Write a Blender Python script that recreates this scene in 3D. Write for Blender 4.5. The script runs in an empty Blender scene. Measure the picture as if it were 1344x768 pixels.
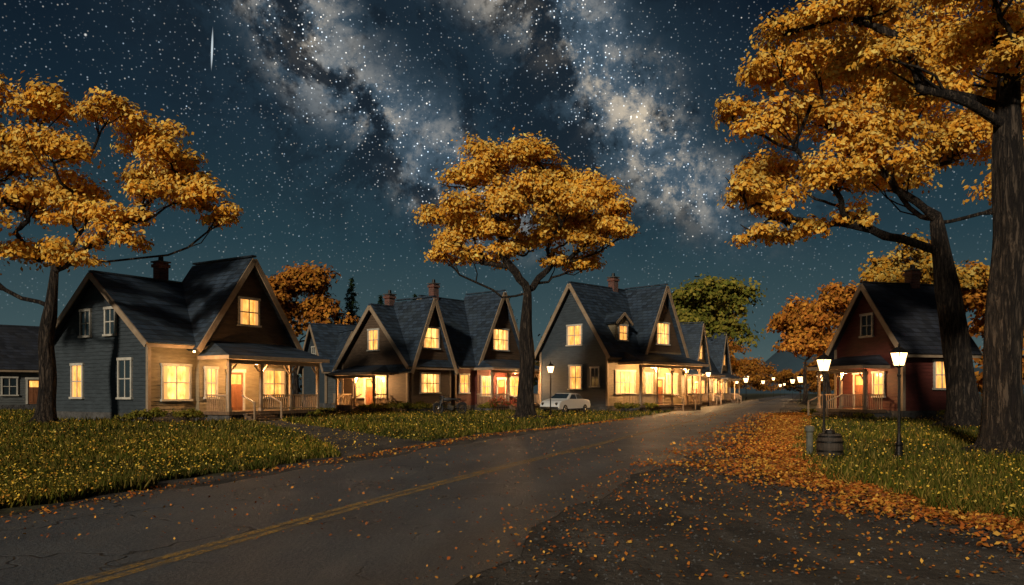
import bpy, math, random
import numpy as np
from mathutils import Vector, Matrix
rng=np.random.default_rng(7); random.seed(7)
S=bpy.context.scene
S.view_settings.view_transform='Standard'; S.view_settings.look='None'; S.view_settings.exposure=0
COL=S.collection
# ---------------------------------------------------------------- camera
cd=bpy.data.cameras.new("camera"); cam=bpy.data.objects.new("camera",cd); COL.objects.link(cam)
cam.location=(0,0,1.5); cam.rotation_euler=(math.radians(90),0,0)
cd.lens=28; cd.sensor_width=36; cd.shift_y=0.0975; cd.clip_end=6000; cd.clip_start=.1
S.camera=cam
# ---------------------------------------------------------------- node helpers
class NT:
    def __init__(s,nt): s.t=nt
    def n(s,typ,**k):
        x=s.t.nodes.new(typ)
        for a,b in k.items(): setattr(x,a,b)
        return x
    def l(s,a,b): s.t.links.new(a,b)
    def setin(s,sock,v):
        if isinstance(v,bpy.types.NodeSocket): s.l(v,sock)
        else: sock.default_value=v
    def m(s,op,a,b=None,c=None,clamp=False):
        x=s.n('ShaderNodeMath',operation=op,use_clamp=clamp)
        s.setin(x.inputs[0],a)
        if b is not None: s.setin(x.inputs[1],b)
        if c is not None: s.setin(x.inputs[2],c)
        return x.outputs[0]
    def vm(s,op,a,b=None):
        x=s.n('ShaderNodeVectorMath',operation=op); s.setin(x.inputs[0],a)
        if b is not None: s.setin(x.inputs[1],b)
        return x.outputs['Value'] if op in('DOT_PRODUCT','LENGTH','DISTANCE') else x.outputs[0]
    def mix(s,f,a,b,bt='MIX'):
        x=s.n('ShaderNodeMix',data_type='RGBA',blend_type=bt)
        s.setin(x.inputs[0],f)
        for nm,v in(('A',a),('B',b)):
            sk=[i for i in x.inputs if i.name==nm and i.type=='RGBA'][0]
            if isinstance(v,tuple) and len(v)==3: v=(*v,1)
            s.setin(sk,v)
        return [o for o in x.outputs if o.type=='RGBA'][0]
    def ramp(s,f,stops):
        x=s.n('ShaderNodeValToRGB'); cr=x.color_ramp
        cr.elements[0].position=stops[0][0]; cr.elements[0].color=(*stops[0][1],1)
        cr.elements[1].position=stops[-1][0]; cr.elements[1].color=(*stops[-1][1],1)
        for p,c in stops[1:-1]:
            e=cr.elements.new(p); e.color=(*c,1)
        s.setin(x.inputs[0],f); return x.outputs[0]
    def noise(s,vec,scale,detail=4,rough=.55,dist=0):
        x=s.n('ShaderNodeTexNoise'); s.setin(x.inputs['Vector'],vec)
        x.inputs['Scale'].default_value=scale; x.inputs['Detail'].default_value=detail
        x.inputs['Roughness'].default_value=rough; x.inputs['Distortion'].default_value=dist
        return x.outputs[0]
    def mapr(s,v,a,b,c=0,d=1,smooth=False):
        x=s.n('ShaderNodeMapRange'); x.clamp=True
        if smooth: x.interpolation_type='SMOOTHSTEP'
        s.setin(x.inputs[0],v)
        for i,q in enumerate((a,b,c,d)): x.inputs[i+1].default_value=q
        return x.outputs[0]
    def scale(s,vec,sc):
        x=s.n('ShaderNodeMapping'); s.setin(x.inputs[0],vec); x.inputs['Scale'].default_value=sc; return x.outputs[0]
def newmat(name,rough=.8,metal=0.0):
    m=bpy.data.materials.new(name); m.use_nodes=True; t=NT(m.node_tree)
    b=m.node_tree.nodes['Principled BSDF']; b.inputs['Roughness'].default_value=rough; b.inputs['Metallic'].default_value=metal
    b.inputs['Specular IOR Level'].default_value=.3
    return m,t,b
def objc(t): return t.n('ShaderNodeTexCoord').outputs['Object']
def bump(t,b,h,strength=.5,dist=.02):
    x=t.n('ShaderNodeBump'); x.inputs['Strength'].default_value=strength; x.inputs['Distance'].default_value=dist
    t.l(h,x.inputs['Height']); t.l(x.outputs[0],b.inputs['Normal'])
def mat_noisy(name,c1,c2,scale=3,rough=.8,metal=0,bs=.3,bd=.02,stretch=(1,1,1)):
    m,t,b=newmat(name,rough,metal); v=t.scale(objc(t),stretch)
    n=t.noise(v,scale,4,.65); t.l(t.mix(t.mapr(n,.3,.7),c1,c2),b.inputs['Base Color'])
    bump(t,b,t.noise(v,scale*4,2),bs,bd); return m
def siding(name,c):
    m,t,b=newmat(name,.65); v=objc(t)
    n=t.noise(t.scale(v,(1,1,6)),1.3,5,.7); n2=t.noise(v,.7,3)
    col=t.mix(t.mapr(n,.3,.75),tuple(x*.55 for x in c),tuple(min(1,x*1.2) for x in c))
    col=t.mix(t.mapr(n2,.45,.75,0,.45),col,tuple(x*.5 for x in c))
    t.l(col,b.inputs['Base Color']); return m
def brickcoord(t,v):
    sp=t.n('ShaderNodeSeparateXYZ'); t.l(v,sp.inputs[0]); cb=t.n('ShaderNodeCombineXYZ')
    t.l(t.m('ADD',sp.outputs[0],sp.outputs[1]),cb.inputs[0]); t.l(sp.outputs[2],cb.inputs[1]); return cb.outputs[0]
def shingle(name,c):
    m,t,b=newmat(name,.62); v=objc(t)
    br=t.n('ShaderNodeTexBrick'); t.l(brickcoord(t,v),br.inputs['Vector'])
    br.inputs['Scale'].default_value=1; br.inputs['Brick Width'].default_value=.5; br.inputs['Row Height'].default_value=.26
    br.inputs['Mortar Size'].default_value=.02; br.inputs['Mortar Smooth'].default_value=.3
    br.inputs['Color1'].default_value=(*[x*1.5 for x in c],1); br.inputs['Color2'].default_value=(*[x*.5 for x in c],1)
    br.inputs['Mortar'].default_value=(*[x*.15 for x in c],1)
    n=t.noise(v,.9,4,.7); t.l(t.mix(t.mapr(n,.4,.75,0,.6),br.outputs[0],(c[0]*1.4,c[1]*1.2,c[2]*.9)),b.inputs['Base Color'])
    bump(t,b,t.m('MULTIPLY',br.outputs['Fac'],-1.0),.7,.03); return m
def brick(name,c):
    m,t,b=newmat(name,.85); v=objc(t)
    br=t.n('ShaderNodeTexBrick'); t.l(brickcoord(t,v),br.inputs['Vector'])
    br.inputs['Scale'].default_value=1; br.inputs['Brick Width'].default_value=.26; br.inputs['Row Height'].default_value=.1
    br.inputs['Mortar Size'].default_value=.012
    br.inputs['Color1'].default_value=(*c,1); br.inputs['Color2'].default_value=(*[x*.5 for x in c],1); br.inputs['Mortar'].default_value=(.12,.11,.1,1)
    t.l(br.outputs[0],b.inputs['Base Color']); bump(t,b,t.m('MULTIPLY',br.outputs['Fac'],-1.0),.5,.02); return m
def window_lit(name,c,s0,s1):
    m,t,b=newmat(name,.2); v=objc(t)
    n=t.noise(t.scale(v,(1.3,1.3,.7)),1.9,3,.6); n2=t.noise(t.scale(v,(9,9,.4)),1,2)
    st=t.m('MULTIPLY',t.mapr(n,.3,.7,s0,s1),t.mapr(n2,.3,.7,.65,1.15))
    b.inputs['Base Color'].default_value=(.2,.12,.05,1)
    t.l(t.mix(t.mapr(n,.35,.7),(c[0],c[1]*.75,c[2]*.5),c),b.inputs['Emission Color']); t.l(st,b.inputs['Emission Strength']); return m
def emis(name,c,s):
    m,t,b=newmat(name); b.inputs['Base Color'].default_value=(.3,.2,.1,1); b.inputs['Emission Color'].default_value=(*c,1); b.inputs['Emission Strength'].default_value=s; return m
M={}
M['roof_blue']=shingle('shingles_slate_blue',(.022,.035,.054))
M['roof_dark']=shingle('shingles_dark',(.02,.023,.032))
M['sid_gray']=siding('siding_gray',(.040,.050,.056))
M['sid_tan']=siding('siding_tan',(.24,.19,.115))
M['sid_brown']=siding('siding_brown',(.095,.06,.036))
M['sid_red']=siding('siding_red',(.10,.022,.015))
M['sid_blue']=siding('siding_bluegray',(.044,.056,.065))
M['sid_white']=siding('siding_offwhite',(.11,.115,.11))
M['trim']=mat_noisy('trim_tan_paint',(.20,.14,.085),(.30,.22,.145),2.5,.55,bs=.2,bd=.01)
M['trim_w']=mat_noisy('trim_white_paint',(.32,.29,.24),(.5,.46,.38),2.5,.55,bs=.2,bd=.01)
M['wood']=mat_noisy('porch_wood',(.07,.042,.025),(.15,.1,.06),3,.6,stretch=(3,3,1))
M['stone']=mat_noisy('foundation_stone',(.03,.029,.027),(.1,.093,.085),2.5,.9,bs=.8,bd=.08)
M['brick']=brick('chimney_brick',(.16,.05,.03))
M['door']=mat_noisy('door_wood',(.14,.05,.02),(.25,.1,.045),2,.45,stretch=(4,4,.6))
M['lit']=window_lit('window_glass_lit',(1.0,.58,.17),1.2,3.0)
M['lit2']=window_lit('window_glass_warm',(1.0,.50,.12),1.0,2.2)
m,t,b=newmat('window_glass_dark',.08); b.inputs['Base Color'].default_value=(.02,.03,.035,1); b.inputs['Specular IOR Level'].default_value=.8; M['dark']=m
M['iron']=mat_noisy('black_iron',(.012,.012,.012),(.03,.025,.02),8,.45,.7)
M['bulb']=emis('lamp_bulb',(1,.66,.3),16)
M['steel']=mat_noisy('chrome',(.3,.3,.3),(.5,.5,.5),8,.25,1.0)
M['rubber']=mat_noisy('tyre_rubber',(.01,.01,.01),(.02,.02,.02),8,.8)
# ---------------------------------------------------------------- mesh builder
class MB:
    def __init__(s): s.v=[]; s.f=[]
    def poly(s,pts):
        i=len(s.v); s.v+= [tuple(p) for p in pts]; s.f.append(tuple(range(i,i+len(pts))))
    def hexa(s,b4,t4):
        i=len(s.v); s.v+=[tuple(p) for p in b4]+[tuple(p) for p in t4]
        for f in((0,1,2,3),(7,6,5,4),(0,4,5,1),(1,5,6,2),(2,6,7,3),(3,7,4,0)): s.f.append(tuple(i+k for k in f))
    def box(s,x0,x1,y0,y1,z0,z1):
        s.hexa([(x0,y0,z0),(x1,y0,z0),(x1,y1,z0),(x0,y1,z0)],[(x0,y0,z1),(x1,y0,z1),(x1,y1,z1),(x0,y1,z1)])
    def beam(s,p,q,w,h,up=(0,0,1)):
        p=Vector(p);q=Vector(q);d=(q-p).normalized();a=d.cross(Vector(up)).normalized();c=a.cross(d)
        r=[a*sx*w/2+c*sz*h/2 for sx,sz in((-1,-1),(1,-1),(1,1),(-1,1))]
        s.hexa([p+k for k in r],[q+k for k in r])
    def cyl(s,p,q,r0,r1,n=12,caps=True):
        p=Vector(p);q=Vector(q);d=(q-p).normalized();a=d.orthogonal().normalized();c=d.cross(a)
        i=len(s.v)
        for c0,r in((p,r0),(q,r1)):
            for k in range(n):
                an=2*math.pi*k/n; s.v.append(tuple(c0+a*math.cos(an)*r+c*math.sin(an)*r))
        for k in range(n): s.f.append((i+k,i+(k+1)%n,i+n+(k+1)%n,i+n+k))
        if caps: s.f.append(tuple(i+k for k in range(n))); s.f.append(tuple(i+n+k for k in range(n)))
    def lathe(s,prof,c=(0,0,0),n=16):
        i=len(s.v)
        for r,z in prof:
            for k in range(n):
                an=2*math.pi*k/n; s.v.append((c[0]+r*math.cos(an),c[1]+r*math.sin(an),c[2]+z))
        for j in range(len(prof)-1):
            for k in range(n): s.f.append((i+j*n+k,i+j*n+(k+1)%n,i+(j+1)*n+(k+1)%n,i+(j+1)*n+k))
    def torus(s,c,axis,R,r,n=24,m=8):
        c=Vector(c);ax=Vector(axis).normalized();a=ax.orthogonal().normalized();b=ax.cross(a);i=len(s.v)
        for k in range(n):
            d=a*math.cos(2*math.pi*k/n)+b*math.sin(2*math.pi*k/n)
            for j in range(m):
                s.v.append(tuple(c+d*(R+r*math.cos(2*math.pi*j/m))+ax*r*math.sin(2*math.pi*j/m)))
        for k in range(n):
            for j in range(m): s.f.append((i+k*m+j,i+((k+1)%n)*m+j,i+((k+1)%n)*m+(j+1)%m,i+k*m+(j+1)%m))
    def obj(s,name,mat,parent=None,smooth=False,bevel=0):
        me=bpy.data.meshes.new(name); me.from_pydata(s.v,[],s.f); me.materials.append(mat)
        if smooth: me.shade_smooth()
        o=bpy.data.objects.new(name,me); COL.objects.link(o)
        if parent: o.parent=parent
        if bevel:
            bm=o.modifiers.new('bevel','BEVEL'); bm.width=bevel; bm.segments=2
        return o
def empty(name,loc,rz=0):
    e=bpy.data.objects.new(name,None); COL.objects.link(e); e.location=loc; e.rotation_euler=(0,0,rz); e.empty_display_size=.3; return e
def plight(name,loc,power,col=(1,.54,.21),parent=None,size=.12):
    l=bpy.data.lights.new(name,'POINT'); l.energy=power; l.color=col; l.shadow_soft_size=size
    o=bpy.data.objects.new(name,l); COL.objects.link(o); o.location=loc
    if parent: o.parent=parent
    return o
# ---------------------------------------------------------------- houses
def clap(mb,fr,lim,z0,z1,step=.2,out=.0):
    z=z0
    while z<z1-1e-4:
        zt=min(z+step,z1); a0,a1=lim(z); b0,b1=lim(zt)
        if a1-a0<.02: break
        if b1-b0<.001: b0=b1=(b0+b1)/2
        mb.poly([fr(a0,z,out+.035),fr(a1,z,out+.035),fr(b1,zt,out+.006),fr(b0,zt,out+.006)])
        mb.poly([fr(a0,z,out),fr(a1,z,out),fr(a1,z,out+.035),fr(a0,z,out+.035)])
        z=zt
def trimbox(mb,fr,s0,s1,z0,z1,o0,o1):
    mb.hexa([fr(s0,z0,o0),fr(s1,z0,o0),fr(s1,z0,o1),fr(s0,z0,o1)],[fr(s0,z1,o0),fr(s1,z1,o0),fr(s1,z1,o1),fr(s0,z1,o1)])
def house(name,C,a,w,d,eave,ridge,side='sid_gray',front='sid_tan',roof='roof_blue',trim='trim',B=None,porch=None,wins=(),doors=(),chim=(),lights=(),found=.45,dormers=()):
    E=empty(name,(C[0],C[1],0),math.radians(a)); P={}
    def g(k,nm=None):
        k2=(k,nm or k)
        if k2 not in P: P[k2]=MB()
        return P[k2]
    F=lambda s,z,o:(s,-o,z); L=lambda s,z,o:(-o,s,z); R=lambda s,z,o:(w+o,s,z); K=lambda s,z,o:(s,d+o,z)
    h=d/2
    def tri(z): 
        if z<=eave: return (0,d)
        k=(z-eave)/(ridge-eave)*h; return (k,d-k)
    clap(g(side,'gable_siding'),L,tri,found,ridge-.02); clap(g(side,'gable_siding'),R,tri,found,ridge-.02)
    clap(g(front,'front_siding'),F,lambda z:(0,w),found,eave); clap(g(front,'front_siding'),K,lambda z:(0,w),found,eave)
    g('stone','foundation').box(-.03,w+.03,-.03,d+.03,-.2,found)
    for cx in(0,w):
        for cy in(0,d):
            g(trim,'trim').box(cx-.09,cx+.09,cy-.09,cy+.09,found,eave)
    ov=.45; th=.16; sl=(ridge-eave)/h; oz=.5
    def slab(p0,p1,p2,p3,nm='roof'):
        pts=[Vector(p) for p in(p0,p1,p2,p3)]; n=(pts[1]-pts[0]).cross(pts[3]-pts[0]).normalized()
        if n.z<0: n=-n
        g(roof,nm).hexa([p+n*.02 for p in pts],[p+n*(th+.02) for p in pts])
    slab((-ov,-oz,eave-sl*oz),(w+ov,-oz,eave-sl*oz),(w+ov,h,ridge),(-ov,h,ridge))
    slab((-ov,d+oz,eave-sl*oz),(w+ov,d+oz,eave-sl*oz),(w+ov,h,ridge),(-ov,h,ridge))
    g(roof,'roof').beam((-ov,h,ridge+th+.03),(w+ov,h,ridge+th+.03),.3,.1)
    for x in(-ov-.035,w+ov+.035):
        for y0,y1 in((-oz-.03,h),(d+oz+.03,h)):
            g(trim,'bargeboards').beam((x,y0,eave-sl*oz+.0),(x,y1,ridge+.0),.07,.3)
    g(trim,'fascia').box(-ov,w+ov,-oz-.06,-oz-.012,eave-sl*oz-.1,eave-sl*oz+.16)
    if B:
        t0,t1,ap,pr=B[:4]; c=(t0+t1)/2; hb=(t1-t0)/2; sb=(ap-eave)/hb
        def trb(z):
            if z<=eave: return (t0,t1)
            k=(z-eave)/(ap-eave)*hb; return(t0+k,t1-k)
        clap(g(front if len(B)<5 else B[4],'cross_gable_siding'),F,trb,eave,ap-.02,out=pr)
        clap(g(front,'front_siding'),F,lambda z:(t0,t1),found,eave,out=pr)
        if pr>.02:
            g(front,'front_siding').box(t0,t1,-pr+.01,-.04,found,eave)
            g('stone','foundation').box(t0-.02,t1+.02,-pr-.03,-.035,-.2,found)
        y0=-pr-.5; ob=.4
        for sg,tt in((-1,t0),(1,t1)):
            slab((tt+sg*ob,y0,eave-sb*ob),(tt+sg*ob,h,eave-sb*ob),(c,h,ap),(c,y0,ap))
            g(trim,'bargeboards').beam((tt+sg*(ob+.02),y0-.035,eave-sb*ob),(c,y0-.035,ap),.07,.3)
        g(roof,'roof').beam((c,y0,ap+th+.06),(c,h,ap+th+.06),.3,.1)
    FR={'F':F,'L':L,'R':R,'K':K}
    for wn in wins:
        face,s,z,ww,hh,kind=wn[:6]; o=wn[6] if len(wn)>6 else 0; fr=FR[face]
        s0,s1,z0,z1=s-ww/2,s+ww/2,z-hh/2,z+hh/2; tr=g('trim_w','window_frames')
        g(kind,'windows_'+kind).poly([fr(s0,z0,o+.05),fr(s1,z0,o+.05),fr(s1,z1,o+.05),fr(s0,z1,o+.05)])
        f=.11
        trimbox(tr,fr,s0-f,s0,z0,z1,o,o+.11); trimbox(tr,fr,s1,s1+f,z0,z1,o,o+.11)
        trimbox(tr,fr,s0-f-.04,s1+f+.04,z1,z1+f+.03,o,o+.13); trimbox(tr,fr,s0-f-.06,s1+f+.06,z0-f,z0,o,o+.17)
        trimbox(tr,fr,s0,s1,z-.03,z+.03,o+.04,o+.09)
        nb=max(1,round(ww/.65)); nb=2 if nb==1 else nb
        for k in range(1,nb):
            x=s0+ww*k/nb; trimbox(tr,fr,x-.03,x+.03,z0,z-.03,o+.04,o+.085); trimbox(tr,fr,x-.03,x+.03,z+.03,z1,o+.04,o+.085)
        if kind!='dark' and hh>.9:
            cu=g('curtain','curtains')
            for sa,sb2 in((s0,s0+ww*.15),(s1-ww*.15,s1)): cu.poly([fr(sa,z0,o+.056),fr(sb2,z0,o+.056),fr(sb2,z1,o+.056),fr(sa,z1,o+.056)])
    for dr in doors:
        face,s,z0=dr[:3]; fr=FR[face]; tr=g('trim_w','door_frame'); o=dr[3] if len(dr)>3 else 0
        dm=g('door','door'); trimbox(dm,fr,s-.46,s+.46,z0,z0+2.1,o+.02,o+.07)
        for (pa,pb,za,zb) in((-.36,-.04,.15,.9),(.04,.36,.15,.9),(-.36,-.04,1.0,1.35),(.04,.36,1.0,1.35)): trimbox(dm,fr,s+pa,s+pb,z0+za,z0+zb,o+.07,o+.09)
        g('lit2','door_glass').poly([fr(s-.34,z0+1.45,o+.075),fr(s+.34,z0+1.45,o+.075),fr(s+.34,z0+1.98,o+.075),fr(s-.34,z0+1.98,o+.075)])
        trimbox(tr,fr,s-.6,s-.46,z0,z0+2.1,o,o+.11); trimbox(tr,fr,s+.46,s+.6,z0,z0+2.1,o,o+.11); trimbox(tr,fr,s-.65,s+.65,z0+2.1,z0+2.28,o,o+.13)
        kn=Vector(fr(s+.36,z0+1.05,o+.1)); g('steel','door_knob').cyl(kn,kn+Vector((0,0,.05)),.04,.04,8)
    if porch:
        face,p0,p1,dep,ztop,zlow,steps=porch[:7]; fr=FR[face]; wd=g('wood','porch_floor'); zf=found+.05; o0=porch[7] if len(porch)>7 else .04
        D=o0+dep
        trimbox(wd,fr,p0,p1,zf-.18,zf,o0,D)
        trimbox(g('stone','porch_base'),fr,p0+.1,p1-.1,-.2,zf-.18,o0,D-.12)
        k=p0+.15
        while k<p1-.1: trimbox(wd,fr,k,k+.05,0.0,zf-.18,D-.1,D-.06); k+=.22
        q0,q1=p0-.35,p1+.35; e=.9
        top=[fr(q0+e,ztop,o0),fr(q1-e,ztop,o0)]; out=[fr(q0,zlow,D+.4),fr(q1,zlow,D+.4)]; inn=[fr(q0,zlow,o0),fr(q1,zlow,o0)]
        rf=g(roof,'porch_roof'); T=lambda p,dz=.12:(p[0],p[1],p[2]+dz)
        rf.poly([T(out[0]),T(out[1]),T(top[1]),T(top[0])]); rf.poly([T(inn[0]),T(out[0]),T(top[0])]); rf.poly([T(out[1]),T(inn[1]),T(top[1])])
        trimbox(g(trim,'porch_fascia'),fr,q0,q1,zlow-.08,zlow+.12,D+.33,D+.41)
        trimbox(g(trim,'porch_fascia'),fr,q0,q0+.07,zlow-.08,zlow+.115,o0,D+.325); trimbox(g(trim,'porch_fascia'),fr,q1-.07,q1,zlow-.08,zlow+.115,o0,D+.325)
        trimbox(g('sid_tan','porch_ceiling'),fr,q0+.08,q1-.08,zlow-.0,zlow+.05,o0,D+.32)
        trimbox(g(trim,'porch_beam'),fr,p0,p1,zlow-.3,zlow-.09,D-.2,D-.04)
        np_=max(2,int(round((p1-p0)/2.3))+1); xs=[p0+.1+(p1-p0-.2)*i/(np_-1) for i in range(np_)]; ps=g('trim','porch_posts')
        for x in xs:
            trimbox(ps,fr,x-.07,x+.07,zf,zlow-.3,D-.19,D-.05); trimbox(ps,fr,x-.1,x+.1,zf,zf+.18,D-.22,D-.02); trimbox(ps,fr,x-.1,x+.1,zlow-.42,zlow-.3,D-.22,D-.02)
            for sg in(-1,1):
                if p0<x+sg*.4<p1: ps.beam(fr(x+sg*.08,zlow-.75,D-.12),fr(x+sg*.45,zlow-.33,D-.12),.05,.07)
        rl=g('trim','porch_railing')
        for xa,xb in zip(xs[:-1],xs[1:]):
            if steps and xa-.1<=steps<=xb+.1: continue
            trimbox(rl,fr,xa+.07,xb-.07,zf+.82,zf+.89,D-.16,D-.08); trimbox(rl,fr,xa+.07,xb-.07,zf+.1,zf+.16,D-.15,D-.09)
            x=xa+.2
            while x<xb-.12: trimbox(rl,fr,x,x+.04,zf+.16,zf+.82,D-.14,D-.1); x+=.15
        for x in(p0+.1,p1-.1):
            trimbox(rl,fr,x-.03,x+.03,zf+.82,zf+.89,o0+.1,D-.2); y=o0+.2
            while y<D-.25: trimbox(rl,fr,x-.02,x+.02,zf,zf+.82,y,y+.04); y+=.15
        if steps:
            n=3; st=g('wood','steps')
            for i in range(n):
                zt=zf-(i+1)*zf/(n+1); trimbox(st,fr,steps-.85,steps+.85,zt-.07,zt,D+.02+i*.32,D+.36+i*.32); trimbox(st,fr,steps-.8,steps+.8,-.1,zt-.07,D+.05+i*.32,D+.3+i*.32)
            for sg in(-.9,.9): 
                rl.beam(fr(steps+sg,zf+.85,D),fr(steps+sg,.95,D+1.0),.06,.07); trimbox(rl,fr,steps+sg-.04,steps+sg+.04,0,.98,D+.95,D+1.03)
    for (cx,cy,zt) in chim:
        g('brick','chimney').box(cx-.3,cx+.3,cy-.3,cy+.3,eave,zt); g('brick','chimney').box(cx-.38,cx+.38,cy-.38,cy+.38,zt-.28,zt-.1)
        g('stone','chimney_cap').box(cx-.4,cx+.4,cy-.4,cy+.4,zt,zt+.08); g('iron','chimney_pot').cyl((cx,cy,zt+.08),(cx,cy,zt+.4),.16,.13,10)
    for (dx,dz,dw,dh) in dormers:
        yf=(dz-eave)/sl-.15; yb=min(h,(dz+dh+dw*.55-eave)/sl); x0,x1=dx-dw/2,dx+dw/2
        wl=g(front,'dormer_siding')
        clap(wl,F,lambda z:(x0,x1) if z<=dz+dh else (x0+(z-dz-dh)/.8,x1-(z-dz-dh)/.8),dz-.1,dz+dh+dw*.4,.18,-yf)
        wl.poly([(x0,yf,dz-.2),(x0,yb,dz-.2),(x0,yb,dz+dh),(x0,yf,dz+dh)]); wl.poly([(x1,yf,dz-.2),(x1,yb,dz-.2),(x1,yb,dz+dh),(x1,yf,dz+dh)])
        ap=dz+dh+dw*.4
        for sg,tt in((-1,x0),(1,x1)):
            slab((tt+sg*.2,yf-.25,dz+dh-.16),(tt+sg*.2,yb,dz+dh-.16),(dx,yb,ap),(dx,yf-.25,ap),'dormer_roof')
            g(trim,'bargeboards').beam((tt+sg*.22,yf-.28,dz+dh-.14),(dx,yf-.28,ap+.04),.05,.2)
    for (lx,ly,lz,pw) in lights:
        plight('porch_light',(lx,ly,lz),pw,parent=E)
        q=g('bulb','lantern_bulb'); q.cyl((lx,ly,lz+.12),(lx,ly,lz+.2),.05,.05,8)
    for (k,nm),mb in P.items():
        mb.obj(nm,M[k],E)
    return E
m,t,b=newmat('curtain_cloth_glow'); b.inputs['Base Color'].default_value=(.5,.35,.2,1); b.inputs['Emission Color'].default_value=(1,.45,.13,1); b.inputs['Emission Strength'].default_value=.8; M['curtain']=m  # cloth glows by its own emission, standing in for room light behind

house('gray_cottage',(-18.26,40),58,9.1,8.8,4.25,7.7,B=(2.7,9.1,8.9,.35,'sid_brown'),
  porch=('F',2.9,9.3,2.1,4.15,3.3,4.6,.4),
  wins=[('L',1.9,2.2,1.0,1.9,'dark'),('L',6.3,2.1,.95,1.7,'lit2'),('L',3.2,5.2,.8,1.3,'dark'),('L',5.5,5.2,.8,1.3,'dark'),
        ('F',1.55,2.0,1.5,1.7,'lit'),('F',5.9,6.0,1.25,1.4,'lit2',.35),('F',7.7,2.0,1.5,1.5,'lit2',.35),('F',3.4,2.0,.6,1.5,'lit',.35)],
  doors=[('F',5.0,.5,.35)],chim=[(4.5,5.6,9.1)],lights=[(5.2,-2.0,2.9,600),(1.4,-1.7,3.4,190)])
house('brown_cottage',(-7.87,60),50,4.5,7.7,3.9,8.2,side='sid_brown',front='sid_brown',B=(.3,4.3,8.7,.1),
  porch=('L',2.0,6.6,1.6,3.5,2.9,4.3),
  wins=[('L',3.85,5.6,1.1,1.5,'lit2'),('F',2.3,5.7,1.6,1.5,'lit',.1),('F',2.2,2.2,1.9,1.4,'lit',.1),('L',5.6,1.9,1.2,1.5,'lit'),('L',2.9,1.9,1.0,1.5,'lit')],
  doors=[('L',4.3,.5)],chim=[(2.8,5.2,9.5)],lights=[(-1.4,4.2,2.55,1300)])
house('red_porch_house',(-4.6,64.5),50,8.3,7.4,4.2,9.4,side='sid_brown',front='sid_red',B=(2.3,8.2,10.0,.3,'sid_brown'),
  porch=('F',2.0,8.4,1.9,4.2,3.4,4.9,.35),
  wins=[('F',5.2,6.0,1.9,1.7,'lit',.3),('F',3.3,2.0,1.0,1.5,'lit2',.3),('F',7.1,2.0,1.3,1.5,'lit2',.3),('F',1.0,2.2,1.0,1.4,'lit2')],
  doors=[('F',5.3,.5,.3)],chim=[(1.2,3.7,10.7)],lights=[(5.2,-2.0,2.95,1200)])
house('blue_gray_house',(7.42,62),45,9.85,7.04,4.9,10.2,side='sid_blue',front='sid_tan',B=(4.2,9.85,10.3,.3,'sid_brown'),
  porch=('F',1.2,9.9,2.0,4.6,3.75,6.4,.35),
  wins=[('L',3.3,6.1,1.4,1.5,'lit2'),('L',3.2,2.7,1.2,1.8,'lit2'),('L',1.2,2.7,.7,1.4,'dark'),('F',7.0,6.4,1.7,1.7,'lit',.3),('F',2.2,2.3,2.4,1.7,'lit'),('F',8.3,2.2,1.6,1.6,'lit',.3),('F',5.0,2.2,.8,1.6,'lit',.3),('F',2.3,6.25,1.0,1.1,'lit2',-.28)],
  dormers=[(2.3,5.6,1.7,1.5)],doors=[('F',6.5,.5,.3)],chim=[(5.3,3.52,11.3)],lights=[(3.2,-2.0,3.3,1100),(7.6,-2.1,3.3,1300)])
house('gabled_house',(18.6,88),60,9.3,7,4.6,9.2,side='sid_gray',front='sid_tan',B=(4,9,9.5,.2),porch=('F',1,9,1.8,4.2,3.4,4.5,.25),
  wins=[('F',6.5,6.2,1.6,1.5,'lit',.2),('F',2.4,2.1,1.5,1.5,'lit'),('F',7.5,2.1,1.5,1.5,'lit',.2),('L',3.5,5.6,1.2,1.4,'lit2')],doors=[('F',5,.5,.2)],chim=[(3,3.5,10.2)],lights=[(4,-1.8,3,1600)])
house('gabled_house',(27.2,110),60,9.8,7,4.6,9.6,side='sid_gray',front='sid_tan',B=(4,9,9.9,.2),porch=('F',1,9,1.8,4.2,3.4,4.5,.25),
  wins=[('F',6.5,6.2,1.6,1.5,'lit2',.2),('F',2.4,2.1,1.5,1.5,'lit'),('F',7.5,2.1,1.5,1.5,'lit',.2)],doors=[('F',5,.5,.2)],chim=[(3,3.5,10.6)],lights=[(4,-1.8,3,1600)])
house('gray_bungalow',(-18.0,77),32,8,7,4.0,8.2,side='sid_gray',front='sid_white',B=(.8,4.2,7.4,.2),porch=('F',.5,5,1.5,3.9,3.2,0,.25),
  wins=[('F',2.4,5.3,1.0,1.2,'lit',.2),('F',2.4,2,1.4,1.4,'dark',.2),('L',3.5,5.4,1,1.2,'dark')],doors=[('F',4.0,.5,.2)],chim=[(6,3.5,9.2)],lights=[])
house('red_cottage',(22.1,45),15,4.4,5.8,4.2,7.9,side='sid_red',front='sid_red',roof='roof_dark',
  porch=('L',1.3,5.7,1.5,3.6,2.95,4.2),
  wins=[('L',2.9,5.5,.85,1.2,'dark'),('F',2.6,2.5,.95,1.5,'lit2'),('L',1.9,1.95,.8,1.3,'lit2')],
  doors=[('L',3.5,.5)],lights=[(-1.3,3.3,2.65,500)],chim=[(3.2,2.9,8.9)])
house('farmhouse',(-44,66),40,8,7,3.8,7.2,side='sid_white',front='sid_white',roof='roof_dark',wins=[('F',2,2,1,1.4,'dark'),('F',5.5,2,1,1.4,'lit2'),('L',3.5,2,1,1.4,'dark')],doors=[('F',3.8,.5)])

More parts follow.
